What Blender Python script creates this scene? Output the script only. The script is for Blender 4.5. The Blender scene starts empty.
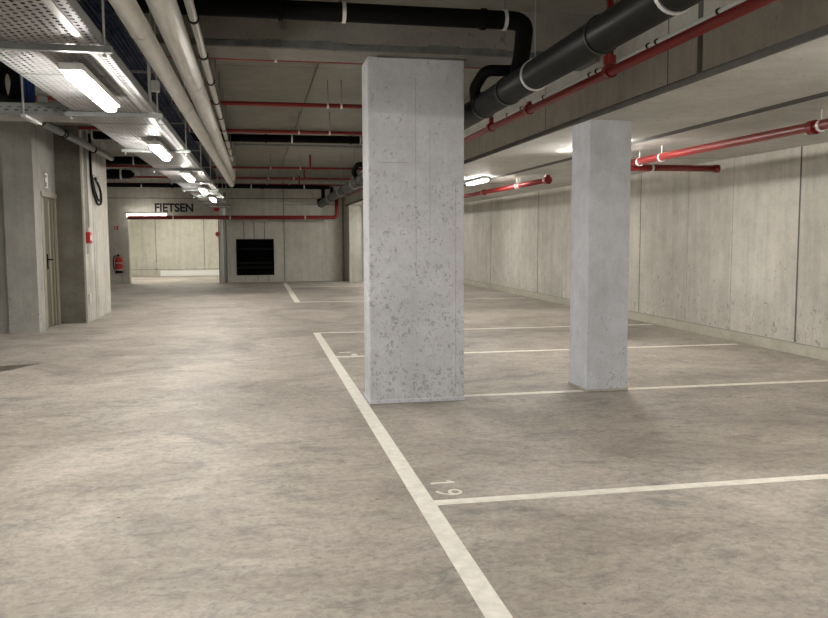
import bpy, bmesh, math, random
from mathutils import Vector, Matrix
random.seed(7)
D = bpy.data
C = bpy.context.scene.collection
PI = math.pi
BASE = {}

# ------------------------------------------------------------------ materials
def new_mat(name):
    m = D.materials.new(name); m.use_nodes = True
    nt = m.node_tree
    return m, nt, nt.nodes['Principled BSDF']

def N(nt, typ, **kw):
    n = nt.nodes.new(typ)
    for k, v in kw.items():
        if k.startswith('i_'):
            key = k[2:]
            n.inputs[int(key) if key.isdigit() else key].default_value = v
        else:
            setattr(n, k, v)
    return n

def ramp(nt, fac, stops):
    r = nt.nodes.new('ShaderNodeValToRGB')
    el = r.color_ramp.elements
    while len(el) > 1: el.remove(el[0])
    el[0].position = stops[0][0]; el[0].color = (*stops[0][1], 1)
    for p, c in stops[1:]:
        e = el.new(p); e.color = (*c, 1)
    nt.links.new(fac, r.inputs[0])
    return r.outputs[0]

def g(v): return (v, v, v)

def mul(nt, a, b, fac=1.0):
    x = N(nt, 'ShaderNodeMix', data_type='RGBA', blend_type='MULTIPLY')
    x.inputs[0].default_value = fac
    nt.links.new(a, x.inputs[6]); nt.links.new(b, x.inputs[7])
    return x.outputs[2]

def coords(nt, scale=(1, 1, 1), loc=(0, 0, 0)):
    tc = nt.nodes.new('ShaderNodeTexCoord')
    mp = nt.nodes.new('ShaderNodeMapping')
    mp.inputs['Scale'].default_value = scale
    mp.inputs['Location'].default_value = loc
    nt.links.new(tc.outputs['Object'], mp.inputs[0])
    return mp.outputs[0]

def noise(nt, vec, scale, detail=5, rough=.55, dist=0):
    n = N(nt, 'ShaderNodeTexNoise')
    n.inputs['Scale'].default_value = scale
    n.inputs['Detail'].default_value = detail
    n.inputs['Roughness'].default_value = rough
    n.inputs['Distortion'].default_value = dist
    nt.links.new(vec, n.inputs['Vector'])
    return n.outputs['Fac']

def math_n(nt, op, a, b=None):
    m = N(nt, 'ShaderNodeMath', operation=op)
    for i, v in enumerate((a, b)):
        if v is None: continue
        if isinstance(v, (int, float)): m.inputs[i].default_value = v
        else: nt.links.new(v, m.inputs[i])
    return m.outputs[0]

def concrete(name, dark, light, blotch=.9, streak=0.0, pits=0.0, pit_scale=22, pit_z=None, rough=.8, grain=.12, bump=.12):
    """cast concrete: broad blotches, fine grain, optional vertical run marks and pits"""
    m, nt, b = new_mat(name)
    v = coords(nt)
    n1 = noise(nt, v, blotch, 6, .6, .4)
    col = ramp(nt, n1, [(.32, dark), (.68, light)])
    n2 = noise(nt, v, 38, 4, .65)
    col = mul(nt, col, ramp(nt, n2, [(.25, g(1 - grain)), (.75, g(1 + grain * .4))]))
    n3 = noise(nt, v, 5.5, 5, .65, .3)
    col = mul(nt, col, ramp(nt, n3, [(.3, g(.88)), (.62, g(1.03))]))
    if streak:
        vs = coords(nt, (5.5, 5.5, .32))
        s = noise(nt, vs, 1.3, 5, .65, .15)
        col = mul(nt, col, ramp(nt, s, [(.34, g(1 - streak)), (.56, g(1.0)), (.8, g(1.04))]))
    h = n2
    if pits:
        spots = noise(nt, coords(nt, (1, 1, .8)), pit_scale, 3, .55, .9)     # irregular air-void marks
        patch = noise(nt, v, 3.2, 4, .6)
        thr = math_n(nt, 'ADD', spots, math_n(nt, 'MULTIPLY', math_n(nt, 'SUBTRACT', patch, .5), .30))
        if pit_z:                      # more marks low in the pour, as the photo shows
            sep = N(nt, 'ShaderNodeSeparateXYZ'); tc = N(nt, 'ShaderNodeTexCoord')
            nt.links.new(tc.outputs['Object'], sep.inputs[0])
            mr = N(nt, 'ShaderNodeMapRange'); nt.links.new(sep.outputs[2], mr.inputs[0])
            mr.inputs[1].default_value = pit_z[0]; mr.inputs[2].default_value = pit_z[1]
            mr.inputs[3].default_value = .045; mr.inputs[4].default_value = -.05
            thr = math_n(nt, 'ADD', thr, mr.outputs[0])
        mr2 = N(nt, 'ShaderNodeMapRange'); nt.links.new(thr, mr2.inputs[0])
        mr2.inputs[1].default_value = pits; mr2.inputs[2].default_value = pits + .035
        hit = mr2.outputs[0]
        pc = N(nt, 'ShaderNodeMix', data_type='RGBA', blend_type='MIX')
        nt.links.new(hit, pc.inputs[0]); pc.inputs[6].default_value = (1, 1, 1, 1); pc.inputs[7].default_value = (.68, .68, .67, 1)
        col = mul(nt, col, pc.outputs[2])
        h = math_n(nt, 'SUBTRACT', n2, hit)
    nt.links.new(col, b.inputs['Base Color'])
    b.inputs['Roughness'].default_value = rough
    b.inputs['Specular IOR Level'].default_value = .3
    bp = N(nt, 'ShaderNodeBump'); bp.inputs['Strength'].default_value = bump; bp.inputs['Distance'].default_value = .01
    nt.links.new(h, bp.inputs['Height']); nt.links.new(bp.outputs[0], b.inputs['Normal'])
    return m

def floor_mat():
    m, nt, b = new_mat('power_floated_floor')
    v = coords(nt)
    n1 = noise(nt, v, .75, 8, .68, .9)
    col = ramp(nt, n1, [(.33, (.265, .235, .20)), (.5, (.37, .332, .288)), (.66, (.465, .424, .375))])
    va = coords(nt, (.8, 1.5, 1))
    n2 = noise(nt, va, 3.8, 9, .74, 1.1)
    col = mul(nt, col, ramp(nt, n2, [(.32, g(.62)), (.47, g(.96)), (.68, g(1.16))]))
    n3 = noise(nt, v, 24, 7, .78, .7)
    col = mul(nt, col, ramp(nt, n3, [(.34, g(.68)), (.5, g(.98)), (.66, g(1.16))]))
    n5 = noise(nt, coords(nt, (1, 1.4, 1), (3, 8, 0)), 1.5, 8, .74, 1.4)      # worn dark grey scuffs
    sc = ramp(nt, n5, [(.54, (1, 1, 1)), (.66, (.66, .70, .72))])
    col = mul(nt, col, sc)
    n6 = noise(nt, coords(nt, (1, 1, 1), (13, 2, 0)), 3.4, 5, .7, 2.2)        # small pale worn spots
    col = mul(nt, col, ramp(nt, n6, [(.66, g(1)), (.72, g(1.22))]))
    vo = N(nt, 'ShaderNodeTexVoronoi'); vo.inputs['Scale'].default_value = 2.2; nt.links.new(v, vo.inputs['Vector'])
    sp = ramp(nt, vo.outputs['Distance'], [(.018, g(.3)), (.03, g(1))])
    col = mul(nt, col, sp)
    nt.links.new(col, b.inputs['Base Color'])
    r = ramp(nt, n2, [(.3, g(.50)), (.7, g(.70))])
    nt.links.new(r, b.inputs['Roughness'])
    b.inputs['Specular IOR Level'].default_value = .4
    bp = N(nt, 'ShaderNodeBump'); bp.inputs['Strength'].default_value = .12; bp.inputs['Distance'].default_value = .008
    nt.links.new(n3, bp.inputs['Height']); nt.links.new(bp.outputs[0], b.inputs['Normal'])
    return m

def simple(name, col, rough=.5, metal=0.0, var=.0, scale=12, spec=.5, stretch=(1, 1, 1)):
    m, nt, b = new_mat(name)
    if var:
        n = noise(nt, coords(nt, stretch), scale, 5, .6, .2)
        lo = tuple(c * (1 - var) for c in col); hi = tuple(min(1, c * (1 + var * .6)) for c in col)
        nt.links.new(ramp(nt, n, [(.3, lo), (.7, hi)]), b.inputs['Base Color'])
    else:
        b.inputs['Base Color'].default_value = (*col, 1)
    b.inputs['Roughness'].default_value = rough
    b.inputs['Metallic'].default_value = metal
    b.inputs['Specular IOR Level'].default_value = spec
    return m

def emit(name, col, strength):
    m, nt, b = new_mat(name)
    b.inputs['Base Color'].default_value = (.8, .8, .8, 1)
    b.inputs['Emission Color'].default_value = (*col, 1)
    b.inputs['Emission Strength'].default_value = strength
    return m

def perforated(name, pitch=.036, hole=.29):
    """galvanised sheet with rows of real (see-through) round-ended holes"""
    m, nt, b = new_mat(name)
    n = noise(nt, coords(nt), 9, 5, .6)
    nt.links.new(ramp(nt, n, [(.3, (.27, .275, .27)), (.7, (.38, .385, .38))]), b.inputs['Base Color'])
    b.inputs['Metallic'].default_value = .2; b.inputs['Roughness'].default_value = .5
    tc = N(nt, 'ShaderNodeTexCoord'); sep = N(nt, 'ShaderNodeSeparateXYZ'); nt.links.new(tc.outputs['Object'], sep.inputs[0])
    fx = math_n(nt, 'SUBTRACT', math_n(nt, 'FRACT', math_n(nt, 'MULTIPLY', sep.outputs[0], 1 / pitch)), .5)
    row = math_n(nt, 'FLOOR', math_n(nt, 'MULTIPLY', sep.outputs[0], 1 / pitch))
    sh = math_n(nt, 'MULTIPLY', math_n(nt, 'FLOORED_MODULO', row, 2.0), .5)
    yy = math_n(nt, 'ADD', math_n(nt, 'MULTIPLY', sep.outputs[1], 1 / (pitch * 1.5)), sh)
    fy = math_n(nt, 'SUBTRACT', math_n(nt, 'FRACT', yy), .5)
    a = math_n(nt, 'MULTIPLY', fx, fx); c = math_n(nt, 'MULTIPLY', fy, fy)
    d = math_n(nt, 'SQRT', math_n(nt, 'ADD', a, c))
    alpha = math_n(nt, 'GREATER_THAN', d, hole)
    nt.links.new(alpha, b.inputs['Alpha'])
    return m

M = dict(
    floor=floor_mat(),
    wall=concrete('cast_wall_concrete', (.425, .408, .36), (.565, .545, .492), .8, .13, .64, 17, (.1, 1.3), .82, .10),
    wall_back=concrete('back_wall_concrete', (.45, .445, .385), (.58, .575, .505), .6, .12, .72, 14, (.1, 1.4), .82, .12),
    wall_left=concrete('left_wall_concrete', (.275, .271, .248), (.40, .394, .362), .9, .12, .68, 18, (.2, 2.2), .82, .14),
    wall_dark=concrete('shaded_dark_rough_concrete', (.115, .108, .088), (.19, .18, .15), 1.8, .10, .66, 16, (.2, 2.4), .85, .16),  # dark mottled concrete, with part of the pier front's shade in its colour
    boarded=concrete('board_marked_concrete', (.40, .385, .335), (.55, .535, .48), 1.2, .26, .70, 18, (.2, 2.2), .82, .12),
    wall_far=concrete('far_room_concrete', (.52, .505, .43), (.62, .605, .53), .7, .14, .0),
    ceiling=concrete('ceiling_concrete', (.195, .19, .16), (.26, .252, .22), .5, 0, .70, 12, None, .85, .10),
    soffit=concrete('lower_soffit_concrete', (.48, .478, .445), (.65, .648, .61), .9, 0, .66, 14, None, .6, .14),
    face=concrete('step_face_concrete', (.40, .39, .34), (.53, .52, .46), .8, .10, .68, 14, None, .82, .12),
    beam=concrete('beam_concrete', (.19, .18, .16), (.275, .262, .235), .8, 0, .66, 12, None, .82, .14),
    column=concrete('smooth_column_concrete', (.50, .515, .54), (.625, .64, .665), 1.6, .05, .60, 36, (.1, 2.3), .72, .10, .2),
    column_side=concrete('smooth_column_concrete_small', (.53, .555, .60), (.65, .675, .72), 1.4, .05, .645, 44, (0, 1.6), .72, .10, .15),
    kicker=concrete('kicker_concrete', (.37, .35, .29), (.49, .47, .395), 1.2, 0, .66, 20),
    joint=simple('joint_filler', (.10, .098, .09), .9, 0, .25, 6),
    mortar=simple('rough_mortar', (.115, .122, .112), .95, 0, .35, 9),
    paint=simple('worn_line_paint', (.80, .775, .70), .6, 0, .16, 14),
    black=simple('black_pipe_plastic', (.003, .003, .003), .7, 0, 0, 1, .08),
    drain=simple('dark_drain_plastic', (.0115, .0125, .012), .42, 0, .15, 4, .22),
    red=simple('red_pipe_enamel', (.20, .009, .008), .36, 0, .06, 5),
    redp=simple('red_plastic', (.42, .012, .012), .4),
    galv=simple('galvanised_steel', (.50, .51, .50), .42, .55, .18, 14),
    steel=simple('bright_clamp_steel', (.75, .75, .74), .3, .7),
    strut=simple('dull_strut_steel', (.22, .235, .225), .5, .3, .15, 10),
    perf=perforated('perforated_galvanised_sheet'),
    lag=simple('pale_pipe_lagging', (.78, .775, .745), .32, 0, .14, 7, .5, (3, .5, 3)),
    greypipe=simple('grey_conduit_plastic', (.46, .46, .43), .45, 0, .1, 8),
    white=simple('white_plastic', (.82, .82, .80), .45),
    blue=simple('navy_cable_sheath', (.004, .014, .066), .6, 0, .2, 20, .2),
    blue2=simple('blue_cable_sheath', (.01, .05, .22), .5),
    blackrub=simple('black_cable_rubber', (.006, .006, .006), .75, 0, 0, 1, .2),
    wire=simple('dark_wire', (.035, .045, .07), .6, .2),
    ink=simple('black_lettering', (.018, .018, .018), .6),
    lamp=emit('lit_diffuser', (1.0, .955, .895), 56),
    lamp_far=emit('lit_diffuser_bike_room', (1.0, .96, .88), 70),
    lamp_wall=emit('lit_diffuser_wall', (1.0, .955, .87), 9),
    housing=simple('lamp_housing', (.62, .62, .60), .5),
    doorp=simple('olive_grey_door_paint', (.105, .098, .068), .5, 0, .1, 5),
    framep=simple('beige_door_frame', (.30, .285, .22), .5, 0, .08, 6),
    dark=simple('vent_black', (.003, .003, .003), .8, 0, 0, 1, .05),
    damp=simple('damp_floor_patch', (.11, .092, .07), .45, 0, .5, 9),
    brown=simple('brown_downpipe', (.20, .165, .13), .5, 0, .1, 6),
    signred=simple('sign_red', (.5, .03, .03), .5),
    pale=simple('pale_pink_label', (.55, .32, .30), .5),
    pale2=simple('faded_sign_plate', (.52, .46, .42), .5),
    faint=simple('faint_board_seam', (.27, .26, .22), .9),
    plate=simple('grey_sign_plate', (.20, .19, .165), .5),
)

# ------------------------------------------------------------------ mesh builder
class MB:
    def __init__(s): s.bm = bmesh.new()
    def _tag(s, faces, mi, smooth=False):
        for f in faces: f.material_index = mi; f.smooth = smooth
        return s
    def box(s, x0, x1, y0, y1, z0, z1, bev=0, mi=0):
        r = bmesh.ops.create_cube(s.bm, size=1)
        for v in r['verts']:
            v.co = Vector(((x0 + x1) / 2 + v.co.x * (x1 - x0), (y0 + y1) / 2 + v.co.y * (y1 - y0), (z0 + z1) / 2 + v.co.z * (z1 - z0)))
        fs = {f for v in r['verts'] for f in v.link_faces}
        s._tag(fs, mi)
        if bev:
            es = list({e for v in r['verts'] for e in v.link_edges})
            q = bmesh.ops.bevel(s.bm, geom=es, offset=bev, segments=2, affect='EDGES', profile=.6)
            s._tag(q['faces'], mi)
        return s
    def tube(s, pts, r, seg=16, mi=0, caps=True):
        P = [Vector(p) for p in pts]; rings = []
        t = [(P[min(i + 1, len(P) - 1)] - P[max(i - 1, 0)]).normalized() for i in range(len(P))]
        up = Vector((0, 0, 1)) if abs(t[0].z) < .9 else Vector((1, 0, 0))
        n = (up - t[0] * up.dot(t[0])).normalized()
        for i, p in enumerate(P):
            if i:
                n = (n - t[i] * n.dot(t[i])).normalized()
            bnm = t[i].cross(n)
            rings.append([s.bm.verts.new(p + (n * math.cos(a) + bnm * math.sin(a)) * r) for a in [2 * PI * k / seg for k in range(seg)]])
        fs = []
        for a, b in zip(rings, rings[1:]):
            for k in range(seg):
                fs.append(s.bm.faces.new((a[k], a[(k + 1) % seg], b[(k + 1) % seg], b[k])))
        s._tag(fs, mi, True)
        if caps:
            s._tag([s.bm.faces.new(list(reversed(rings[0]))), s.bm.faces.new(rings[-1])], mi)
        return s
    def cyl(s, a, b, r, seg=16, mi=0): return s.tube((a, b), r, seg, mi)
    def ring(s, c, axis, ro, ri, w, seg=24, mi=0):
        """a band round an axis"""
        ax = Vector(axis).normalized(); up = Vector((0, 0, 1)) if abs(ax.z) < .9 else Vector((1, 0, 0))
        n = (up - ax * up.dot(ax)).normalized(); b = ax.cross(n); c = Vector(c)
        L = []
        for r, o in ((ri, -w / 2), (ro, -w / 2), (ro, w / 2), (ri, w / 2)):
            L.append([s.bm.verts.new(c + ax * o + (n * math.cos(2 * PI * k / seg) + b * math.sin(2 * PI * k / seg)) * r) for k in range(seg)])
        fs = []
        for i in range(4):
            a, d = L[i], L[(i + 1) % 4]
            for k in range(seg): fs.append(s.bm.faces.new((a[k], a[(k + 1) % seg], d[(k + 1) % seg], d[k])))
        return s._tag(fs, mi, False)
    def lathe(s, prof, c, axis='Z', seg=24, mi=0):
        c = Vector(c); rings = []
        for r, z in prof:
            ring = []
            for k in range(seg):
                a = 2 * PI * k / seg; x, y = r * math.cos(a), r * math.sin(a)
                co = {'Z': (x, y, z), 'Y': (x, z, -y), 'X': (z, x, y)}[axis]
                ring.append(s.bm.verts.new(c + Vector(co)))
            rings.append(ring)
        fs = []
        for a, b in zip(rings, rings[1:]):
            for k in range(seg): fs.append(s.bm.faces.new((a[k], a[(k + 1) % seg], b[(k + 1) % seg], b[k])))
        s._tag(fs, mi, True)
        s._tag([s.bm.faces.new(list(reversed(rings[0]))), s.bm.faces.new(rings[-1])], mi)
        return s
    def poly(s, pts, z0, z1, mi=0):
        a = [s.bm.verts.new((x, y, z0)) for x, y in pts]; b = [s.bm.verts.new((x, y, z1)) for x, y in pts]
        fs = [s.bm.faces.new(list(reversed(a))), s.bm.faces.new(b)]
        n = len(pts)
        for k in range(n): fs.append(s.bm.faces.new((a[k], a[(k + 1) % n], b[(k + 1) % n], b[k])))
        return s._tag(fs, mi)

def rounded(pts, rad, n=6):
    """polyline with its corners turned into elbows"""
    P = [Vector(p) for p in pts]; out = [P[0]]
    for i in range(1, len(P) - 1):
        a, b, c = P[i - 1], P[i], P[i + 1]
        d1, d2 = (a - b), (c - b)
        r = min(rad, d1.length * .49, d2.length * .49)
        s, e = b + d1.normalized() * r, b + d2.normalized() * r
        for k in range(n + 1):
            t = k / n; out.append(s * (1 - t) ** 2 + b * 2 * t * (1 - t) + e * t * t)
    out.append(P[-1]); return out

def obj(name, mb, mats, parent=None, base=None):
    bm = mb.bm
    bmesh.ops.recalc_face_normals(bm, faces=bm.faces)
    b = Vector(base) if base is not None else (BASE[parent.name] if parent else Vector((0, 0, 0)))
    off = b
    bmesh.ops.translate(bm, verts=bm.verts, vec=-off)
    me = D.meshes.new(name); bm.to_mesh(me); bm.free()
    for m in (mats if isinstance(mats, (list, tuple)) else [mats]): me.materials.append(m)
    o = D.objects.new(name, me); C.objects.link(o)
    if parent: o.parent = parent
    else: o.location = b
    BASE[o.name] = b
    return o

def thing(name, label, cat, base, group=None):
    o = D.objects.new(name, None); o.empty_display_size = .1
    C.objects.link(o); o.location = base; BASE[o.name] = Vector(base)
    return tag(o, label, cat, group)

def tag(o, label, cat, group=None):
    o['label'] = label; o['category'] = cat
    if group: o['group'] = group
    return o

def struct(name, mb, mats, base=None):
    o = obj(name, mb, mats, None, base); o['kind'] = 'structure'; return o

def dup(root, delta, label, group=None):
    r = root.copy(); C.objects.link(r); r.location = root.location + Vector(delta); r['label'] = label
    BASE[r.name] = BASE[root.name] + Vector(delta)
    if group: r['group'] = group
    for ch in list(root.children):
        c = ch.copy(); C.objects.link(c); c.parent = r
        for gch in list(ch.children):
            d = gch.copy(); C.objects.link(d); d.parent = c
    return r

# ------------------------------------------------------------------ the setting
CE = 3.25            # main ceiling
RT = CE - .0005       # top of rods and risers
LO = 2.43            # soffit over the right-hand bays
BK = 26.7            # back wall
NEAR = -7.0
struct('floor', MB().box(-9, 6.7, NEAR, 33, -.3, 0), M['floor'])

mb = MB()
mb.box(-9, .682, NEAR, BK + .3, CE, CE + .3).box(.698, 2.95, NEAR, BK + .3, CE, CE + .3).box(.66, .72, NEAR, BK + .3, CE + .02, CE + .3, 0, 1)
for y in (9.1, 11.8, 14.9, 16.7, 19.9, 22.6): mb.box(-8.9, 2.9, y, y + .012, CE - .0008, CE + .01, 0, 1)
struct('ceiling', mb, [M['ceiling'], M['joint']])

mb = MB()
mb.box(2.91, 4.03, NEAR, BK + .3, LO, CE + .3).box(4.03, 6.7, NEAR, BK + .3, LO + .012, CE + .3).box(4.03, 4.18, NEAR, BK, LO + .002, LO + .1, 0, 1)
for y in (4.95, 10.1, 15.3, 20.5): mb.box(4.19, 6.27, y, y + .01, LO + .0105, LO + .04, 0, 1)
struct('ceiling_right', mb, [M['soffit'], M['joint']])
# vertical face of the drop between the two ceilings, with its dark joint fillers
mb = MB().box(2.885, 2.91, NEAR, BK, LO + .045, CE)
mb.box(2.887, 2.91, NEAR, BK, LO - .001, LO + .045, 0, 1)
mb.box(2.882, 2.9, 4.97, 5.03, LO + .045, CE, 0, 1)
for y in (5.42, 7.9, 10.4, 12.9, 15.4): mb.box(2.8835, 2.9, y, y + .012, LO + .045, CE, 0, 1)
struct('trim_1', mb, [M['face'], M['joint']])

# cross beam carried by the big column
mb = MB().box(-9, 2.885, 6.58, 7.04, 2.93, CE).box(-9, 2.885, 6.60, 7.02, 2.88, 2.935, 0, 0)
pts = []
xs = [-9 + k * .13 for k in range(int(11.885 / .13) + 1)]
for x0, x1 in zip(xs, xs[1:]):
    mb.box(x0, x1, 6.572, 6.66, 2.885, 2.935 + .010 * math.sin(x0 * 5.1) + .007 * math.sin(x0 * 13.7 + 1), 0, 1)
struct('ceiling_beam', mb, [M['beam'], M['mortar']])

# right wall: cast panels, joints, kicker at the foot
mb = MB().box(6.28, 6.6, NEAR, BK + .3, 0, LO + .012)
for y, w in ((8.58, .028), (12.62, .02), (17.64, .024), (21.41, .024), (4.5, .024), (.4, .024)): mb.box(6.2785, 6.3, y - w / 2, y + w / 2, .14, LO + .012, 0, 1)
for y in (11.1, 9.95, 14.6, 16.1, 19.6, 23.2): mb.box(6.279, 6.3, y - .005, y + .005, .14, LO + .012, 0, 2)
struct('wall_right', mb, [M['wall'], M['joint'], M['faint']])
mb = MB().box(6.255, 6.282, NEAR, BK, 0, .125, .004).box(6.276, 6.283, NEAR, BK, .125, .138, 0, 1)
struct('baseboard_right', mb, [M['kicker'], M['faint']])

# back wall with the bike-room opening and the vent hole
OX0, OX1, OZ = -3.91, -1.12, 2.03
VX0, VX1, VZ0, VZ1 = -.63, .56, .22, 1.38
mb = MB()
mb.box(-9, OX0, BK, BK + .3, 0, CE).box(OX0, OX1, BK, BK + .3, OZ, CE).box(OX1, VX0, BK, BK + .3, 0, CE)
mb.box(VX0, VX1, BK, BK + .3, VZ1, CE).box(VX0, VX1, BK, BK + .3, 0, VZ0).box(VX1, .88, BK, BK + .3, 0, CE).box(.9, 6.6, BK, BK + .3, 0, CE)
mb.box(.86, .92, BK + .02, BK + .3, 0, CE, 0, 1)
mb.box(-8.9, 6.2, BK - .002, BK + .01, 2.66, 2.68, 0, 1).box(.95, 2.7, BK - .002, BK + .01, 2.47, 2.485, 0, 1)
for x in (-.38, -.06, .27): mb.box(x - .011, x + .011, BK - .002, BK + .01, VZ1 + .01, 1.93, 0, 2)
for x in (-.35, .05, .38): mb.box(x - .006, x + .006, BK - .002, BK + .01, .03, VZ0 - .02, 0, 2)
struct('wall_back', mb, [M['wall_back'], M['joint'], M['mortar']])

# left side: pier, door recess, deep pier, all one cast wall
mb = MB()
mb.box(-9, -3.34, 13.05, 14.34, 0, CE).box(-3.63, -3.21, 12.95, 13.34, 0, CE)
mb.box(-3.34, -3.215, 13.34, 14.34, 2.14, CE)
mb.box(-9, -2.80, 14.345, 16.55, 0, CE).box(-3.33, -2.79, 14.34, 14.36, 0, CE, 0, 2).box(-2.82, -2.789, 14.338, 16.56, 0, CE, 0, 3)  # thin front skin carries the darker tone, shade included
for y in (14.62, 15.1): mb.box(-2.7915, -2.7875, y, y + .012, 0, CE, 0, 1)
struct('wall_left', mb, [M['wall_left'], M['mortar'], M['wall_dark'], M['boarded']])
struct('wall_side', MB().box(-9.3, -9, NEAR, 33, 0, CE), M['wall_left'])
struct('wall_near', MB().box(-9, 6.6, NEAR - .3, NEAR, 0, CE), M['wall'])
# bike room beyond the opening
mb = MB().box(-6.5, 1.5, 32, 32.3, 0, 2.7)
for x in (-3.72, -1.95): mb.box(x, x + .02, 31.998, 32.01, .2, 2.6, 0, 1)
mb.box(-6.2, 1.3, 31.998, 32.01, .24, .255, 0, 1)
struct('wall_far', mb, [M['wall_far'], M['mortar']])
struct('wall_far_left', MB().box(-6.5, -6.2, BK + .3, 32, 0, 2.7), M['wall_far'])
struct('wall_far_right', MB().box(1.2, 1.5, BK + .3, 32, 0, 2.7), M['wall_far'])
struct('ceiling_far', MB().box(-6.5, 1.5, BK + .3, 32.3, 2.7, 2.9), M['wall_far'])

# door in the recess
d = obj('door_1', MB().box(-3.285, -3.245, 13.40, 14.30, .01, 2.06, .003)
        .box(-3.247, -3.238, 13.58, 13.62, .03, 2.03, 0, 1).box(-3.247, -3.238, 13.90, 13.95, .03, 2.03, 0, 1).box(-3.247, -3.236, 14.12, 14.17, .03, 2.03, 0, 1), [M['doorp'], M['framep']], None, (-3.265, 13.85, 0))
d['kind'] = 'structure'
obj('door_frame', MB().box(-3.29, -3.20, 13.342, 13.41, 0, 2.13, .004).box(-3.29, -3.215, 14.285, 14.338, 0, 2.13, .004).box(-3.29, -3.20, 13.342, 14.338, 2.06, 2.138, .004), M['framep'], d)
obj('door_handle', MB().box(-3.245, -3.232, 13.70, 13.745, .93, 1.17, .004).tube(rounded([(-3.24, 13.725, 1.08), (-3.19, 13.725, 1.08), (-3.19, 13.84, 1.08)], .02), .011, 10), M['dark'], d)

# ------------------------------------------------------------------ columns
t = thing('concrete_column', 'wide pale grey concrete column with pitted face, under the cross beam', 'column', (1.325, 6.9, 0))
obj('shaft', MB().box(.92, 1.735, 6.72, 7.08, 0, 2.875, .012).box(1.318, 1.3205, 6.7195, 6.73, 1.1, 2.72, 0, 1).box(1.438, 1.440, 6.7195, 6.73, 1.3, 2.3, 0, 1).box(1.66, 1.6625, 6.7195, 6.73, .1, 1.9, 0, 1).box(1.0, 1.25, 6.7195, 6.73, 2.02, 2.0225, 0, 1), [M['column'], M['beam']], t)
obj('mortar_foot', MB().box(.912, 1.743, 6.712, 7.088, 0, .035, .008), M['column_side'], t)
obj('mortar_cap', MB().box(1.0, 1.75, 6.70, 7.07, 2.868, 2.893, .004), M['mortar'], t)['label'] = 'dark ragged mortar bed'
t = thing('concrete_column', 'slim pale grey concrete column standing on the white bay line', 'column', (3.11, 7.06, 0))
obj('shaft', MB().box(2.915, 3.305, 6.85, 7.27, 0, LO, .004), M['column_side'], t)
obj('mortar_foot', MB().box(2.905, 3.315, 6.84, 7.28, 0, .022, .006), M['kicker'], t)
t = thing('concrete_column', 'far concrete column at the back wall, half hidden by the wide column', 'column', (3.11, 26.2, 0))
obj('shaft', MB().box(2.915, 3.305, 25.9, 26.35, 0, LO, .004), M['wall_back'], t)

# ------------------------------------------------------------------ floor paint
def line(name, label, x0, x1, y0, y1, grp=None):
    return tag(obj(name, MB().box(x0, x1, y0, y1, 0, .002), M['paint'], None, ((x0 + x1) / 2, (y0 + y1) / 2, 0)), label, 'floor marking', grp)
line('lane_line', 'long white lane line running past the wide column to the bottom edge', .802, .902, -1.5, 12.06)
line('lane_line', 'short far white lane line in front of the black louvre vent', .80, .925, 17.9, 25.9)
BAYS = ((4.10, 'nearest white bay line, beside the painted 19', 6.24), (6.90, 'white bay line meeting the slim column and the wide column', 6.24),
        (9.52, 'white bay line just beyond the slim column, its left end past the scuffed digits', 6.12), (12.0, 'white bay line closing the near end of the gap, at the long lane line tip', 6.2),
        (17.95, 'white bay line starting at the near tip of the short far lane line', 6.1), (23.6, 'farthest white bay line, close to the back wall', 5.2))
for y, lab, xe in BAYS:
    if abs(y - 6.90) < .01:
        tag(obj('bay_line', MB().box(1.735, 2.905, y - .04, y + .04, 0, .002).box(3.315, xe, y - .04, y + .04, 0, .002), M['paint'], None, (3.5, y, 0)), lab, 'floor marking', 'white bay lines')
    else:
        line('bay_line', lab, .902 if y < 13 else .925, xe, y - .04, y + .04, 'white bay lines')

def text_mesh(s, size, offset=0.0, extrude=0.0):
    cu = D.curves.new('lettering', 'FONT'); cu.body = s; cu.size = size; cu.offset = offset; cu.extrude = extrude
    o = D.objects.new('lettering', cu); C.objects.link(o)
    dg = bpy.context.evaluated_depsgraph_get(); dg.update()
    me = D.meshes.new_from_object(o.evaluated_get(dg))
    D.objects.remove(o); D.curves.remove(cu)
    return me
def letters(name, s, size, mat, mtx, parent=None, offset=0.0, extrude=.002, sx=None):  # raised lettering, placed by its centre
    me = text_mesh(s, size, offset, extrude)
    bb = [v.co for v in me.vertices]
    x0 = min(v.x for v in bb); x1 = max(v.x for v in bb); y0 = min(v.y for v in bb); y1 = max(v.y for v in bb)
    kx = sx / (x1 - x0) if sx else 1
    for v in me.vertices: v.co = Vector(((v.co.x - (x0 + x1) / 2) * kx, v.co.y - (y0 + y1) / 2, v.co.z))
    me.materials.clear(); me.materials.append(mat)
    o = D.objects.new(name, me); C.objects.link(o); BASE[o.name] = Vector((0, 0, 0))
    if parent:
        o.parent = parent; mtx = Matrix.Translation(BASE[parent.name]).inverted() @ mtx
    o.matrix_local = mtx
    return o
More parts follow.
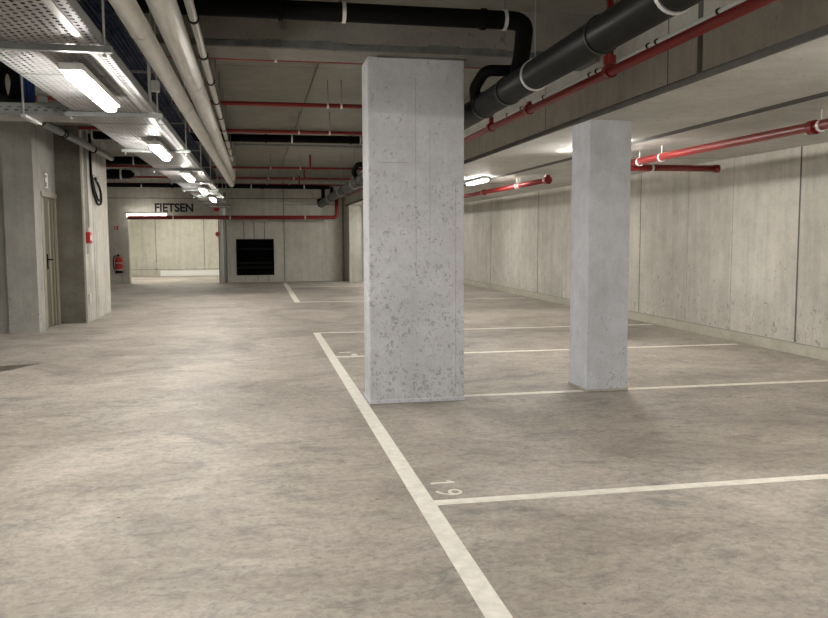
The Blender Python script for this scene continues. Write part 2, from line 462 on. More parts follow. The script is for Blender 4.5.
# digits lie with their tops towards the wall (+X) and read towards the camera
ROT = Matrix(((0, 1, 0, 0), (-1, 0, 0, 0), (0, 0, 1, 0), (0, 0, 0, 1)))
t = thing('bay_number', 'white painted number 19 beside the nearest bay line', 'floor marking', (1.02, 4.38, 0))
obj('digit', MB().poly([(.95, 4.425), (1.09, 4.425), (1.09, 4.445), (1.06, 4.475), (1.045, 4.475), (1.065, 4.449), (.95, 4.449)], 0, .0022), M['paint'], t)
cx, cyy = 1.05, 4.262
loop = [(cx + .040 * math.cos(a), cyy + .046 * math.sin(a)) for a in [2 * PI * k / 24 for k in range(24)]]
inner = [(cx + .022 * math.cos(a), cyy + .028 * math.sin(a)) for a in [2 * PI * k / 24 for k in range(24)]]
mb = MB()
for k in range(24): mb.poly([loop[k], loop[(k + 1) % 24], inner[(k + 1) % 24], inner[k]], 0, .0022)
tail = [(1.062, 4.2175), (1.02, 4.2195), (.985, 4.234), (.962, 4.262), (.952, 4.290)]
for (ax, ay), (bx, by) in zip(tail, tail[1:]):
    dd = math.hypot(bx - ax, by - ay); nx, ny = -(by - ay) / dd * .0095, (bx - ax) / dd * .0095
    mb.poly([(ax + nx, ay + ny), (bx + nx, by + ny), (bx - nx, by - ny), (ax - nx, ay - ny)], 0, .0022)
obj('digit', mb, M['paint'], t)
t = thing('bay_number', 'worn unreadable white digits beside the bay line left of the wide column', 'floor marking', (1.05, 9.8, 0))
obj('digit', MB().box(.97, 1.11, 9.86, 9.885, 0, .002).box(1.085, 1.11, 9.885, 9.91, 0, .002), M['paint'], t)
obj('digit', MB().poly([(1.09, 9.60), (1.17, 9.60), (1.165, 9.68), (1.13, 9.73), (1.10, 9.68)], 0, .002), M['paint'], t)
ctrl = [Vector((x, y, 0)) for x, y in ((-3.6, 8.95), (-2.98, 8.98), (-2.75, 9.12), (-2.62, 9.33), (-2.50, 9.62), (-2.44, 9.72), (-2.62, 9.70), (-2.8, 9.62), (-2.95, 9.66), (-3.3, 9.60), (-3.7, 9.5), (-3.85, 9.2))]
pts = []
for a, b in zip(ctrl, ctrl[1:] + ctrl[:1]):                  # ragged edge
    for k in range(5):
        q = a.lerp(b, k / 5); pts.append((q.x + random.uniform(-.022, .022), q.y + random.uniform(-.022, .022)))
tag(obj('damp_patch', MB().poly(pts, 0, .002), M['damp'], None, (-3, 9.3, 0)), 'dark brown damp patch on the floor at the left edge', 'stain')

# ------------------------------------------------------------------ pipes
def band(root, name, c, axis, r, w, mat, extra=.006, lab=None):
    o = obj(name, MB().ring(c, axis, r + extra, r - .004, w), mat, root)
    if lab: o['label'] = lab
    return o
def hang(root, c, r, top, mat='steel', axis=(0, 1, 0), rod=.005, w=.03):
    """pipe clamp with its threaded rod"""
    k = obj('pipe_clamp', MB().ring(c, axis, r + .007, r - .003, w), M[mat], root)
    k['label'] = 'metal pipe clamp'
    obj('rod', MB().cyl((c[0], c[1], c[2] + r), (c[0], c[1], top), rod, 8), M['strut'], k)

# main drain along the drop
mz = lambda y: 2.515 - (y - 4) * .0055
MX = 1.9
t = thing('drain_pipe', 'thick dark grey drain pipe running lengthwise beside the ceiling drop', 'pipe', (MX, 9, 2.5))
obj('pipe', MB().tube([(MX, -4, mz(-4)), (MX, 24.1, mz(24.1))], .10, 28), M['drain'], t)
for y in (4.32, 6.02, 6.68, 9.2, 12.4, 14.1, 14.9, 17.5, 20.6, 22.3): band(t, 'coupling', (MX, y, mz(y)), (0, 1, 0), .10, .05 if y > 5 else .02, M['drain'], .009)
for y in (3.52, 5.42, 8.1, 10.6, 13.2, 15.8, 18.4, 21.2): hang(t, (MX, y, mz(y)), .10, RT)
obj('end_cap', MB().tube(rounded([(MX, 24.02, mz(24)), (MX, 24.2, mz(24)), (MX, 24.28, mz(24) + .1)], .08), .112, 24), M['black'], t)

def lateral(y, z, lab, x0, sw=.48, grp='black cross drain pipes', r=.066):
    t = thing('cross_drain_pipe', lab, 'pipe', (0, y, z), grp)
    ym = y + sw
    p = rounded([(x0, y, z), (1.98, y, z), (2.03, y + .22, z - .20), (2.07, ym, 2.66)], .10)
    obj('pipe', MB().tube(p, r, 18), M['black'], t)
    q = rounded([(2.06, ym - .02, 2.72), (1.83, ym + .05, 2.73), (1.78, ym + .20, 2.62), (1.85, ym + .42, mz(ym) + .06)], .06)
    obj('branch', MB().tube(q, .046, 16), M['black'], t)
    for x in (1.66, .2, -2.2): band(t, 'coupling', (x, y, z), (1, 0, 0), r, .035, M['black'], .010)
    for x in (.64, 1.82, -.85, -2.6):
        if x < x0: continue
        hang(t, (x, y, z), r, RT, 'steel', (1, 0, 0), .006, .025)
    return t
lateral(5.88, 2.985, 'nearest black cross drain pipe, above the wide column', -3.2)
lateral(14.3, 3.10, 'black cross drain pipe in mid distance behind two red pipes', -2.6)
t = thing('cross_drain_pipe', 'farthest black cross drain pipe joining the far end of the thick drain', 'pipe', (0, 23.1, 2.82), 'black cross drain pipes')
obj('pipe', MB().tube(rounded([(-7, 23.1, 2.86), (1.88, 23.1, 2.82), (1.88, 23.2, 2.45)], .09), .055, 16), M['black'], t)
obj('branch', MB().tube(rounded([(1.7, 23.1, 2.82), (2.12, 23.1, 2.82), (2.1, 22.9, 2.6), (1.93, 22.6, 2.46)], .07), .05, 14), M['black'], t)
for x in (1.55, .2, -2.2): band(t, 'coupling', (x, 23.1, 2.825), (1, 0, 0), .055, .035, M['black'], .012)
for x in (1.35, -.1, -1.5, -3.0): hang(t, (x, 23.1, 2.83), .055, RT, 'steel', (1, 0, 0), .007, .03)

# red sprinkler main along the drop, with its riser
RX, RZ = 2.74, 2.69
t = thing('sprinkler_main', 'red sprinkler main running lengthwise along the drop face, with a riser', 'pipe', (RX, 9, RZ))
obj('pipe', MB().tube([(RX, -4, RZ), (RX, 24.5, RZ - .02)], .035, 20), M['red'], t)
for y in (6.08, 8.0, 9.35, 12.3, 15.2, 18.3): 
    o = obj('coupling', MB().ring((RX, y, RZ), (0, 1, 0), .056, .03, .07).box(RX - .02, RX + .02, y - .03, y + .03, RZ + .05, RZ + .075), M['red'], t)
obj('riser', MB().cyl((RX, 6.08, RZ), (RX, 6.08, RT), .030, 16).ring((RX, 6.08, RZ + .085), (0, 0, 1), .05, .025, .06), M['red'], t)
obj('riser', MB().cyl((RX, 9.35, RZ), (RX, 9.35, RZ + .12), .03, 14), M['red'], t)
t = thing('conduit', 'thin pale conduit clipped to the drop face above the red main', 'conduit', (2.86, 8, 2.797))
obj('pipe', MB().tube([(2.862, -4, 2.80), (2.862, 24, 2.785)], .014, 12), M['greypipe'], t)
for y in (4.75, 5.55, 5.68, 6.6, 6.75, 7.9, 8.6, 9.1): obj('clip', MB().ring((2.862, y, 2.797), (0, 1, 0), .021, .012, .02), M['blackrub'], t)

# red sprinkler pipes in the right bays
SX, SZ = 4.6, 2.305
t = thing('sprinkler_pipe', 'red sprinkler pipe with pale hangers running over the near right bays', 'pipe', (SX, 5, SZ), 'red pipes over the right bays')
obj('pipe', MB().tube([(SX, -4, SZ), (SX, 9.62, SZ + .01)], .042, 20), M['red'], t)
for y in (6.15, 2.0):
    obj('coupling', MB().ring((SX, y, SZ), (0, 1, 0), .06, .03, .07), M['red'], t)
for y in (6.05, 8.75, 9.3):
    k = obj('hanger', MB().ring((SX, y, SZ), (0, 1, 0), .05, .038, .025), M['white'], t)
    obj('rod', MB().cyl((SX, y, SZ + .045), (SX, y, LO + .01), .006, 8), M['white'], k)
t = thing('sprinkler_pipe', 'short red capped cross pipe just right of the slim column', 'pipe', (5.2, 9.72, 2.28), 'red pipes over the right bays')
obj('pipe', MB().tube([(4.25, 9.72, 2.275), (5.86, 9.72, 2.275)], .042, 18), M['red'], t)
obj('end_cap', MB().ring((5.88, 9.72, 2.275), (1, 0, 0), .052, .001, .06), M['red'], t)
k = obj('hanger', MB().ring((4.98, 9.72, 2.275), (1, 0, 0), .05, .038, .025), M['steel'], t)
obj('rod', MB().cyl((4.98, 9.72, 2.32), (4.98, 9.72, LO + .01), .006, 8), M['steel'], k)
t = thing('sprinkler_pipe', 'far red sprinkler pipe seen between the two columns, below the bay lamp', 'pipe', (SX, 18, SZ), 'red pipes over the right bays')
obj('pipe', MB().tube([(SX, 12.45, SZ + .005), (SX, 25.5, SZ + .03)], .042, 18), M['red'], t)
obj('coupling', MB().ring((SX, 12.5, SZ + .005), (0, 1, 0), .066, .001, .1).box(SX - .03, SX + .03, 12.46, 12.54, SZ + .06, SZ + .09), M['red'], t)
obj('coupling', MB().ring((SX, 16.2, SZ + .012), (0, 1, 0), .062, .03, .09), M['red'], t)
for y in (13.9, 14.05):
    k = obj('hanger', MB().ring((SX, y, SZ + .008), (0, 1, 0), .05, .038, .025), M['white'], t)
    obj('rod', MB().cyl((SX, y, SZ + .045), (SX, y, LO + .01), .006, 8), M['white'], k)

# red cross pipes under the main ceiling
def redcross(y, z, lab, x1, risers=(), x0=-6.5, clamps=(1.0, .35, -1.2)):
    t = thing('sprinkler_pipe', lab, 'pipe', (0, y, z), 'red cross pipes under the main ceiling')
    obj('pipe', MB().tube([(x0, y, z), (x1, y, z)], .026, 14), M['red'], t)
    for x in risers: obj('riser', MB().cyl((x, y, z), (x, y, RT), .02, 12), M['red'], t)
    for x in clamps: hang(t, (x, y, z), .026, RT, 'steel', (1, 0, 0), .006, .022)
    return t
redcross(7.32, 2.955, 'red cross pipe tucked behind the concrete cross beam', 2.2, (), -5, (.2, -1.2))
redcross(9.74, 2.95, 'first red cross pipe past the cross beam', 2.2, (), -2.4, (1.02, .86, -.9))
redcross(12.2, 2.95, 'second red cross pipe past the cross beam, in front of the black pipe', 2.3, (), -2.4, (1.1, .65, -.9))
redcross(18.43, 2.95, 'red cross pipe with a riser beyond the mid distance black pipe', 2.6, (1.22,))
redcross(21.6, 2.95, 'red cross pipe with a riser just in front of the farthest black pipe', 2.6, (1.27,))
redcross(24.6, 2.98, 'farthest red cross pipe with a riser, behind the farthest black pipe', 2.6, (1.3,))
t = thing('conduit', 'thin grey steel conduit crossing under the ceiling in mid distance', 'conduit', (0, 15.37, 3.1))
obj('pipe', MB().tube([(-2.4, 15.37, 3.11), (2.8, 15.37, 3.1)], .022, 12), M['strut'], t)
for x in (-.5, 1.2): obj('rod', MB().cyl((x, 15.37, 3.1), (x, 15.37, RT), .006, 8), M['strut'], t)

# red pipe on the back wall, rising at its right end
t = thing('fire_main', 'red fire main across the back wall, turning up at its right end', 'pipe', (-.7, 26.25, 2.05))
obj('pipe', MB().tube(rounded([(-3.85, 26.22, 2.055), (2.56, 26.22, 2.06), (2.56, 26.22, 2.75)], .14, 8), .060, 20), M['red'], t)
for x in (-.78, 1.55, -2.5): obj('pipe_clamp', MB().ring((x, 26.22, 2.058), (1, 0, 0), .068, .05, .04).box(x - .012, x + .012, 26.28, BK - .002, 2.05, 2.066), M['steel'], t)
tag(obj('downpipe', MB().tube([(2.79, 26.55, 0), (2.79, 26.55, 2.9)], .035, 14), M['brown'], None, (2.79, 26.55, 0)), 'thin brown vertical pipe on the back wall beside the far column', 'pipe')

# pale lagged pipes on the left
def lagged(lab, p0, p1, r, ring_gap, mat, start=None):
    a, b = Vector(p0), Vector(p1)
    t = thing('lagged_pipe' if r > .04 else 'conduit', lab, 'pipe', tuple((a + b) / 2))
    top = Vector((b.x, b.y, RT))
    obj('pipe', MB().tube(rounded(([Vector(start)] if start else []) + [a, b, top], .16, 8), r, 24), M[mat], t)
    n = int((b - a).length / ring_gap)
    for k in range(1, n):
        c = a + (b - a) * (k / n)
        if r > .04:
            o = obj('lagging_seam', MB().ring(c, b - a, r + .004, r - .004, .05), M['lag'], t)
        else:
            o = obj('clip', MB().ring(c, b - a, r + .008, r - .003, .03), M['blackrub'], t)
            obj('rod', MB().cyl((c.x, c.y, c.z + r), (c.x, c.y, 2.876 if 6.5 < c.y < 7.1 else RT), .004, 6), M['strut'], o)
    if r > .04:
        for k in range(0, int((b - a).length / 2.3)):
            c = a + (b - a).normalized() * (.9 + 2.3 * k)
            o = obj('rod', MB().cyl((c.x, c.y, c.z + r * .8), (c.x, c.y, 2.876 if 6.5 < c.y < 7.1 else RT), .005, 8), M['strut'], t)
    return t
lagged('left of the two thick pale lagged pipes, nearer the cable tray', (-.645, 2.2, 2.58), (-.50, 18.6, 2.58), .060, 2.4, 'lag', (-.645, -4, 2.58))
lagged('right of the two thick pale lagged pipes, wider, beside the thin clipped pipe', (-.5, -4, 2.75), (-.5, 18.8, 2.75), .082, 2.7, 'lag')
lagged('thin pale pipe with black clips right of the lagged pipes', (-.325, -4, 2.75), (-.375, 14.6, 2.75), .026, 1.0, 'greypipe')

# ------------------------------------------------------------------ main perforated cable tray
TX0, TX1, TZ = -1.32, -.725, 2.35
t = thing('cable_tray', 'long perforated galvanised cable tray running over the aisle at left', 'cable tray', (TX0, 0, TZ))
obj('tray_bottom', MB().box(TX0, TX1, -5.5, 26.2, TZ, TZ + .002), M['perf'], t)
obj('side_rail', MB().box(TX1 - .002, TX1 + .001, -5.5, 26.2, TZ, TZ + .055).box(TX1 - .014, TX1 + .001, -5.5, 26.2, TZ + .053, TZ + .056), M['strut'], t)
obj('side_rail', MB().box(TX0 - .001, TX0 + .002, -5.5, 26.2, TZ, TZ + .055).box(TX0 - .001, TX0 + .014, -5.5, 26.2, TZ + .053, TZ + .056), M['strut'], t)
for k in range(14):
    y = -3.1 + k * 2.05
    obj('joint_plate', MB().box(TX0 + .01, TX1 - .01, y, y + .02, TZ - .0035, TZ), M['strut'], t)
obj('cover_strip', MB().box(TX1 - .09, TX1 - .055, -5.5, 26, TZ - .004, TZ - .0005), M['galv'], t)
# supports: an arm under the tray on two rods
t0 = None
sup = [4.31, 6.52, 9.1, 11.5, 13.9, 16.3, 18.7, 21.1, 23.5, 1.9, -.5]
names = ['nearest visible tray support, just before the first lit lamp', 'second tray support, past the first lit lamp', 'third tray support, under the second lit lamp',
         'fourth tray support, between second and third lamps', 'fifth tray support, just past the third lamp', 'sixth tray support, beyond the fourth lamp', 'seventh tray support, near the fifth lamp',
         'eighth tray support, beyond the last lamp', 'last tray support before the back wall', 'tray support over the camera side of the aisle', 'tray support farthest behind, nearest the near wall']
for y, nm in zip(sup, names):
    if t0 is None:
        t0 = thing('tray_support', nm, 'bracket', (TX1, y, TZ), 'cable tray supports')
        obj('arm', MB().box(TX0 - .05, TX1 + .05, y - .016, y + .016, TZ - .034, TZ - .005, .003).box(TX0 - .05, TX1 + .05, y - .018, y + .018, TZ - .037, TZ - .033), M['strut'], t0)
        for x in (TX0 - .012, TX1 + .012): obj('rod', MB().cyl((x, y, TZ - .06), (x, y, RT), .006, 8).cyl((x, y, TZ - .062), (x, y, TZ - .045), .012, 6), M['galv'], t0)
    else: dup(t0, (0, y - sup[0], 0), nm, 'cable tray supports')

# lamps
LX, LZ, LL = -.925, 2.27, 1.18
def make_lamp(base, lab, grp, axis='Y', top=None, lm='lamp'):
    x, y, z = base
    t = thing('batten_lamp', lab, 'lamp', base, grp)
    if axis == 'Y':
        obj('housing', MB().box(x - .060, x + .060, y - LL / 2 - .02, y + LL / 2 + .02, z + .004, z + .042, .006), M['housing'], t)
        obj('diffuser', MB().box(x - .034, x + .034, y - LL / 2, y + LL / 2, z - .030, z + .006, .010), M[lm], t)
        for s in (-1, 1): obj('bracket', MB().box(x - .012, x + .012, y + s * (LL / 2 - .12) - .015, y + s * (LL / 2 - .12) + .015, z + .04, top), M['galv'], t)
    else:
        obj('housing', MB().box(x - LL / 2 - .01, x + LL / 2 + .01, y - .02, y + .03, z - .06, z + .06, .006), M['housing'], t)
        obj('diffuser', MB().box(x - LL / 2, x + LL / 2, y - .06, y - .018, z - .05, z + .05, .014), M[lm], t)
    return t
ys = [5.17, 8.62, 12.07, 15.5, 18.9, 22.3, 1.72, -1.73, -5.0]
nm = ['nearest lit batten lamp under the cable tray, largest in view', 'second lit batten lamp along the cable tray', 'third lit batten lamp along the cable tray', 'fourth lit batten lamp along the cable tray',
      'fifth lit batten lamp along the cable tray', 'last lit batten lamp before the opening, smallest in the tray row', 'batten lamp under the tray beside the camera', 'batten lamp under the tray behind the camera', 'batten lamp under the tray by the near wall']
L0 = make_lamp((LX, ys[0], LZ), nm[0], 'batten lamps under the cable tray', 'Y', TZ - .0045)
for y, n_ in zip(ys[1:], nm[1:]):
    if abs(y - 22.3) < .01: continue
    dup(L0, (0, y - ys[0], 0), n_, 'batten lamps under the cable tray')
B0 = make_lamp((3.85, 14.0, LO - .05), 'batten lamp on the low soffit seen between the two columns', 'batten lamps over the right bays', 'Y', LO)
for y, n_ in ((8.85, 'batten lamp on the low soffit hidden behind the slim column'), (3.6, 'batten lamp over the nearest right bays, out at the right'), (-1.6, 'batten lamp over the right bays behind the camera'), (19.2, 'far batten lamp over the right bays behind the wide column'), (24.2, 'farthest batten lamp over the right bays')):
    dup(B0, (0, y - 14.0, 0), n_, 'batten lamps over the right bays')
LO2 = make_lamp((-3.33, 26.62, 2.125), 'horizontal batten lamp above the bike room opening, left of the black lettering', 'lamps at the bike room', 'X', None, 'lamp_wall')
for x, y, n_ in ((-4.4, 28.4, 'batten lamp on the bike room ceiling near the opening'), (-2.2, 29.8, 'batten lamp in the middle of the bike room ceiling')):
    L = make_lamp((x, y, 2.62), n_, 'lamps at the bike room', 'Y', 2.7, 'lamp_far')
for x, y in ((-6.2, 20.5), (-6.0, 8.0), (-6.0, 2.0)):
    make_lamp((x, y, 2.6), {20.5: 'batten lamp in the side bay behind the left wall', 8.0: 'batten lamp over the left bays out of view', 2.0: 'batten lamp over the near left bays out of view'}[y], 'lamps out at the left', 'Y', RT)

# ------------------------------------------------------------------ wire basket with blue cables above the tray
t = thing('cable_basket', 'wire mesh cable basket holding navy cables above the perforated tray', 'cable tray', (-1.05, 0, 2.83))
mb = MB()
for k in range(9): mb.tube([(-1.28 + k * .055, -5, 2.80), (-1.28 + k * .055, 20, 2.80)], .003, 5)
for k in range(84): mb.tube([(-1.285, -5 + k * .3, 2.86), (-1.285, -5 + k * .3, 2.796), (-.835, -5 + k * .3, 2.796), (-.835, -5 + k * .3, 2.86)], .003, 5)
for x in (-1.285, -.835): mb.tube([(x, -5, 2.86), (x, 20, 2.86)], .003, 5)
obj('mesh', mb, M['wire'], t)
for k in range(6):
    y = 1.0 + k * 3.1
    obj('rod', MB().cyl((-.826, y, 2.78), (-.826, y, RT), .005, 8).cyl((-1.295, y, 2.78), (-1.295, y, RT), .005, 8).box(-1.3, -.82, y - .012, y + .012, 2.775, 2.792), M['strut'], t)
for k in range(13):
    x = -1.262 + k * .0335
    pts = [(x + .003 * math.sin(j * .9 + k), -5 + j * .8, 2.818 + .0015 * math.sin(j + k * 2)) for j in range(32)]
    tag(obj('cable', MB().tube(pts, .0145, 8), M['blue'], None, (x, 0, 2.818)), 'dark navy cable lying in the wire basket above the tray', 'cable', 'navy cables in the wire basket')
t = thing('junction_box', 'small grey junction box on a rod at the right edge of the cable tray', 'box', (-.66, 6.06, 2.43))
obj('body', MB().box(-.70, -.645, 6.03, 6.09, 2.43, 2.505, .006), M['greypipe'], t)
obj('rod', MB().cyl((-.712, 6.06, 2.36), (-.712, 6.06, RT), .011, 10), M['galv'], t)

# ------------------------------------------------------------------ cross tray and clutter at top left
t = thing('cable_tray', 'short perforated cross tray branching left from the long tray', 'cable tray', (-2.6, 7.0, 2.36))
obj('tray_bottom', MB().box(-5, -1.325, 6.82, 7.22, 2.36, 2.362), M['perf'], t)
mb = MB().box(-5, -1.325, 6.815, 6.82, 2.36, 2.44).box(-5, -1.325, 6.80, 6.82, 2.44, 2.445).box(-5, -1.325, 6.80, 6.82, 2.36, 2.365)
for k in range(52):
    x = -4.95 + k * .07
    mb.box(x, x + .03, 6.812, 6.816, 2.385, 2.40, 0, 1).box(x + .02, x + .05, 6.812, 6.816, 2.41, 2.418, 0, 1)
obj('side_rail', mb, [M['strut'], M['joint']], t)
obj('side_rail', MB().box(-5, -1.325, 7.22, 7.225, 2.36, 2.42), M['galv'], t)
obj('arm', MB().box(-1.75, -1.71, 6.78, 7.26, 2.335, 2.358, .003).cyl((-1.73, 6.79, 2.33), (-1.73, 6.79, RT), .008, 8), M['galv'], t)
mb = MB()
for k in range(3):
    pts = [(-1.915 + (.10 - .028 * k) * math.cos(a), 7.06 + .02 * math.sin(a * 2) + .02 * k, 2.62 + (.19 - .035 * k) * math.sin(a)) for a in [2 * PI * j / 28 for j in range(29)]]
    mb.tube(pts, .026, 10)
tag(obj('cable_coil', mb, M['blackrub'], None, (-1.93, 7.06, 2.42)), 'coiled thick black cable hanging at the far left above the cross tray', 'cable')
mb = MB()
for k in range(4): mb.tube(rounded([(-1.80 + k * .028, 7.05, RT), (-1.80 + k * .028, 7.05, 2.50), (-1.79 + k * .02, 7.12, 2.40)], .05), .014, 8)
tag(obj('cable_bundle', mb, M['blue2'], None, (-1.76, 7.05, 2.4)), 'bright blue cable bundle dropping into the cross tray beside the black coil', 'cable')
mb = MB()
for k in range(4): mb.tube([(-1.68, 7.0 + k * .03, 2.44 + .004 * k), (-1.45, 7.05 + k * .03, 2.45)], .014, 8)
tag(obj('cable_bundle', mb, M['blue2'], None, (-1.6, 7.05, 2.44)), 'short blue cable bundle lying along the cross tray', 'cable')
for i, (x, z, lab) in enumerate(((-1.66, 2.60, 'small white connector box above the cross tray, upper one'), (-1.655, 2.52, 'small white connector box above the cross tray, lower one'))):
    tag(obj('connector_box', MB().box(x - .035, x + .035, 7.04, 7.10, z - .025, z + .02, .008), M['white'], None, (x, 7.07, z - .025)), lab, 'box', 'white connector boxes')
tag(obj('flexible_conduit', MB().tube(rounded([(-2.1, 6.93, 2.56), (-1.8, 6.93, 2.47), (-1.5, 6.95, 2.40), (-1.4, 6.95, 2.396)], .1), .028, 12), M['blackrub'], None, (-1.8, 7.02, 2.4)), 'black flexible conduit sloping down into the cross tray', 'conduit')
tag(obj('flexible_conduit', MB().tube(rounded([(-1.75, 6.9, 2.44), (-1.62, 6.88, 2.40), (-1.42, 6.88, 2.395)], .1), .02, 12), M['greypipe'], None, (-1.6, 6.88, 2.4)), 'pale grey conduit end lying in the cross tray', 'conduit')

# grey pipe past the left pier
t = thing('grey_conduit_pipe', 'grey pipe with black clamps running high along the left piers', 'pipe', (-2.66, 12, 2.9))
obj('pipe', MB().tube([(-2.66, 10.85, 2.89), (-2.66, 16.4, 2.93)], .055, 18), M['strut'], t)
for y in (11.0, 11.2, 12.35, 12.5, 14.6): obj('clamp', MB().ring((-2.66, y, 2.90), (0, 1, 0), .066, .05, .05), M['blackrub'], t)
for y in (11.1, 12.4, 14.6): obj('rod', MB().cyl((-2.66, y, 2.94), (-2.66, y, RT), .006, 8), M['strut'], t)
t = thing('cross_drain_pipe', 'thick black pipe stub crossing high at left beyond the deep pier', 'pipe', (-3, 18.9, 3.1), 'black cross drain pipes')
obj('pipe', MB().tube([(-6.5, 18.9, 3.08), (-1.9, 18.9, 3.12)], .09, 18), M['black'], t)
hang(t, (-2.6, 18.9, 3.11), .09, RT, 'steel', (1, 0, 0), .008, .03)
t = thing('air_valve', 'black valve body between red pipes high at left', 'valve', (-3.3, 20.5, 2.95))
obj('body', MB().lathe([(.03, -.5), (.10, -.4), (.12, 0), (.10, .4), (.03, .5)], (-3.3, 20.4, 2.93), 'X'), M['black'], t)
hang(t, (-3.1, 20.4, 2.93), .118, RT, 'steel', (1, 0, 0), .008, .04)

# ------------------------------------------------------------------ fittings on the left piers
t = thing('hanging_cable', 'black cable dropping down the deep left pier into a loop', 'cable', (-2.75, 15.2, 2.0))
mb = MB().tube(rounded([(-2.765, 14.93, 3.2), (-2.765, 14.93, 2.5), (-2.75, 15.0, 2.2), (-2.74, 15.3, 2.0), (-2.73, 15.6, 2.04), (-2.735, 15.62, 2.25), (-2.75, 15.35, 2.42), (-2.75, 15.2, 2.46)], .12, 6), .022, 10)
mb.tube(rounded([(-2.76, 14.98, 2.5), (-2.74, 15.05, 2.25), (-2.725, 15.35, 2.06), (-2.72, 15.5, 2.12), (-2.72, 15.5, 2.3), (-2.74, 15.25, 2.44)], .1, 6), .016, 8)
obj('cord', mb, M['blackrub'], t)
obj('hook', MB().tube(rounded([(-2.79, 15.22, 2.47), (-2.72, 15.22, 2.47), (-2.72, 15.22, 2.40)], .02), .008, 8).box(-2.79, -2.783, 15.1, 15.75, 2.50, 2.53), M['strut'], t)
tag(obj('conduit', MB().tube([(-2.772, 14.46, 1.53), (-2.772, 14.46, 3.2)], .012, 10).tube([(-2.772, 14.62, 1.6), (-2.772, 14.62, 3.2)], .012, 10), M['greypipe'], None, (-2.77, 14.5, 1.53)), 'pale twin conduit running up the corner of the deep left pier', 'conduit')
t = thing('call_point', 'red fire alarm call point on the corner of the deep left pier', 'alarm', (-2.76, 14.5, 1.38))
obj('body', MB().box(-2.79, -2.725, 14.42, 14.60, 1.33, 1.52, .008), M['redp'], t)
obj('glass', MB().box(-2.726, -2.722, 14.46, 14.56, 1.38, 1.46), M['white'], t)
tag(obj('wall_sign', MB().box(-2.789, -2.784, 14.46, 14.58, 1.15, 1.29), M['plate'], None, (-2.787, 14.52, 1.15)), 'small faded sign below the red call point', 'sign')
tag(obj('wall_socket', MB().box(-2.79, -2.76, 14.42, 14.52, .32, .48, .006), M['greypipe'], None, (-2.78, 14.47, .32)), 'small pale socket low on the corner of the deep left pier', 'socket')
t = thing('wall_sign', 'small plate with white marks above the left door', 'sign', (-3.21, 13.72, 2.2))
obj('plate', MB().box(-3.213, -3.206, 13.62, 13.82, 2.19, 2.44, .002), M['plate'], t)
obj('mark', MB().box(-3.206, -3.203, 13.74, 13.80, 2.20, 2.43).box(-3.206, -3.203, 13.63, 13.74, 2.40, 2.43).box(-3.206, -3.203, 13.65, 13.73, 2.29, 2.36).box(-3.206, -3.203, 13.63, 13.72, 2.20, 2.22), M['white'], t)

# ------------------------------------------------------------------ back wall fittings
LM = Matrix(((1, 0, 0, 0), (0, 0, -1, 0), (0, 1, 0, 0), (0, 0, 0, 1)))
o = letters('wall_lettering', 'FIETSEN', .36, M['ink'], Matrix.Translation((-2.51, BK - .004, 2.375)) @ LM, None, .013, .003, 1.17)
tag(o, 'black word FIETSEN lettered on the back wall above the opening', 'sign')
# extinguisher
ex, ey = -4.20, 26.56
t = thing('fire_extinguisher', 'red fire extinguisher hung on the back wall left of the opening', 'fire extinguisher', (ex, ey, .34))
obj('cylinder', MB().lathe([(.08, .38), (.112, .39), (.115, .42), (.115, .72), (.10, .79), (.06, .84), (.025, .86)], (ex, ey, 0)), M['redp'], t)
obj('foot_ring', MB().lathe([(.112, .34), (.119, .345), (.119, .42), (.11, .425)], (ex, ey, 0)), M['blackrub'], t)
obj('label_band', MB().ring((ex, ey, .66), (0, 0, 1), .117, .11, .04).ring((ex, ey, .45), (0, 0, 1), .117, .11, .05), M['pale'], t)['label'] = 'pale label bands'
v = obj('valve', MB().cyl((ex, ey, .85), (ex, ey, .92), .022, 12).box(ex - .02, ex + .02, ey - .1, ey + .02, .90, .925, .004), M['blackrub'], t)
obj('lever', MB().box(ex - .014, ex + .014, ey - .12, ey + .01, .935, .948, .003), M['redp'], v)
obj('hose', MB().tube(rounded([(ex, ey - .02, .89), (ex - .14, ey - .03, .87), (ex - .16, ey - .03, .62), (ex - .135, ey - .03, .45)], .08), .015, 10), M['blackrub'], t)
obj('wall_hook', MB().box(ex - .03, ex + .03, ey + .10, BK, .74, .86, .004), M['galv'], t)
t = thing('wall_sign', 'white sign with red extinguisher symbol above the fire extinguisher', 'sign', (-4.25, BK, 1.66))
obj('plate', MB().box(-4.33, -4.14, BK - .012, BK, 1.65, 1.84, .003), M['pale2'], t)
obj('symbol', MB().box(-4.25, -4.205, BK - .016, BK - .011, 1.68, 1.78, .004).box(-4.24, -4.17, BK - .016, BK - .011, 1.785, 1.81).box(-4.31, -4.285, BK - .016, BK - .011, 1.67, 1.82), M['signred'], t)
# bells
def bell(x, z, lab):
    t = thing('alarm_bell', lab, 'alarm', (x, BK, z), 'red alarm sounders')
    obj('body', MB().lathe([(.085, 0), (.085, -.04), (.07, -.09), (.03, -.11)], (x, BK, z), 'Y'), M['redp'], t)
    obj('base', MB().lathe([(.06, .0), (.06, -.015)], (x, BK, z), 'Y'), M['white'], t)
bell(-1.21, 2.34, 'red alarm sounder on the wall between the lettering and the steel riser')
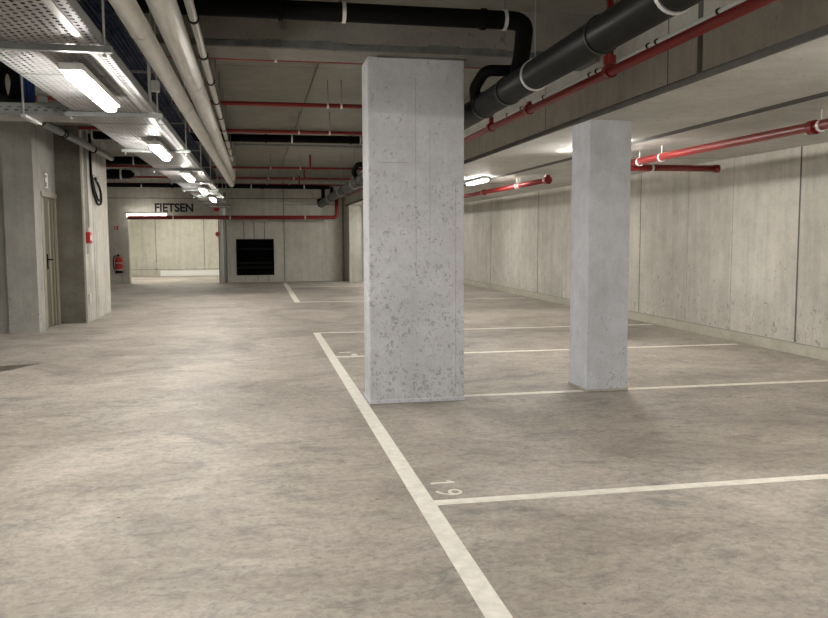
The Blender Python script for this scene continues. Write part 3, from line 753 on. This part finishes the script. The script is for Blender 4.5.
# riser of cables at the right jamb
t = thing('cable_riser', 'tall galvanised cable riser at the right side of the bike room opening', 'cable tray', (-.99, 26.4, 0))
obj('channel', MB().box(-1.12, -.90, 26.45, 26.455, 0, 2.9).box(-1.12, -1.116, 26.38, 26.455, 0, 2.9).box(-.904, -.90, 26.38, 26.455, 0, 2.9), M['white'], t)
for x, r, mt in ((-1.05, .035, 'white'), (-.975, .025, 'greypipe'), (-.925, .014, 'strut')): obj('tube', MB().tube([(x, 26.41, 0), (x, 26.41, 2.85)], r, 12), M[mt], t)
obj('cover', MB().lathe([(.05, 2.1), (.075, 2.16), (.075, 2.6), (.06, 2.72)], (-1.0, 26.36, 0)), M['white'], t)
for z in (.5, 1.3): obj('bracket', MB().box(-1.13, -.89, 26.455, BK - .002, z, z + .04), M['galv'], t)
tag(obj('thin_red_pipe', MB().tube([(-1.145, 26.42, 0), (-1.145, 26.42, 2.0)], .016, 10), M['red'], None, (-1.145, 26.42, 0)), 'thin red vertical pipe on the left edge of the galvanised riser', 'pipe')
t = thing('alarm_bell', 'lower red alarm sounder on the right jamb of the opening', 'alarm', (-1.2, 26.5, 1.54), 'red alarm sounders')
obj('body', MB().lathe([(.08, .10), (.08, .03), (.065, -.02), (.03, -.04)], (-1.19, 26.6, 1.54), 'Y'), M['redp'], t)
obj('base', MB().box(-1.22, -1.125, 26.66, 26.76, 1.50, 1.58), M['redp'], t)
# louvre
t = thing('louvre_vent', 'square black louvred vent low in the back wall', 'vent', ((VX0 + VX1) / 2, BK, VZ0))
obj('frame', MB().box(VX0, VX0 + .03, BK - .012, BK + .15, VZ0, VZ1).box(VX1 - .03, VX1, BK - .012, BK + .15, VZ0, VZ1).box(VX0, VX1, BK - .012, BK + .15, VZ1 - .03, VZ1).box(VX0, VX1, BK - .012, BK + .15, VZ0, VZ0 + .03), M['dark'], t)
obj('backing', MB().box(VX0, VX1, BK + .2, BK + .22, VZ0, VZ1), M['dark'], t)
for k in range(7):
    z = VZ0 + .09 + k * .15
    b = MB().box(VX0 + .03, VX1 - .03, -.055, .055, -.006, .006)
    for vtx in b.bm.verts:
        yy, zz = vtx.co.y, vtx.co.z
        if abs(yy) < .06: vtx.co.y = BK + .07 + yy * .76 - zz * .64; vtx.co.z = z + yy * .64 + zz * .76
    obj('slat', b, M['drain'] if k in (1, 2, 5) else M['dark'], t)
# low white kerb in the bike room
tag(obj('kerb', MB().box(-3.55, -1.4, 31.75, 31.97, 0, .20, .01), M['white'], None, (-2.5, 31.86, 0)), 'low white kerb along the bike room back wall', 'kerb')
tag(obj('wall_socket', MB().box(-3.75, -3.63, 31.95, 32, .30, .48, .01), M['greypipe'], None, (-3.69, 31.98, .3)), 'small pale socket on the bike room back wall', 'socket')

# ------------------------------------------------------------------ world, camera
w = D.worlds.new('garage_air'); bpy.context.scene.world = w; w.use_nodes = True
w.node_tree.nodes['Background'].inputs[0].default_value = (0, 0, 0, 1)
w.node_tree.nodes['Background'].inputs[1].default_value = 0

f, pitch, yaw, roll = 812.7, .0875, .1909, -.004445
cy, sy, cp, sp = math.cos(yaw), math.sin(yaw), math.cos(pitch), math.sin(pitch)
fwd = Vector((sy * cp, cy * cp, -sp)); r0 = Vector((cy, -sy, 0)); u0 = r0.cross(fwd)
R = math.cos(roll) * r0 + math.sin(roll) * u0; U = -math.sin(roll) * r0 + math.cos(roll) * u0
cam = D.cameras.new('camera'); cam.sensor_width = 36; cam.lens = f * 36 / 828; cam.clip_start = .05; cam.clip_end = 200
co = D.objects.new('camera', cam); C.objects.link(co)
co.matrix_world = Matrix(((R.x, U.x, -fwd.x, 0), (R.y, U.y, -fwd.y, 0), (R.z, U.z, -fwd.z, 1.4), (0, 0, 0, 1)))
sc = bpy.context.scene
sc.camera = co
sc.view_settings.view_transform = 'Standard'; sc.view_settings.look = 'None'
sc.view_settings.exposure = 1.72; sc.view_settings.gamma = 1; sc.view_settings.use_curve_mapping = False
sc.cycles.max_bounces = 10; sc.cycles.diffuse_bounces = 7
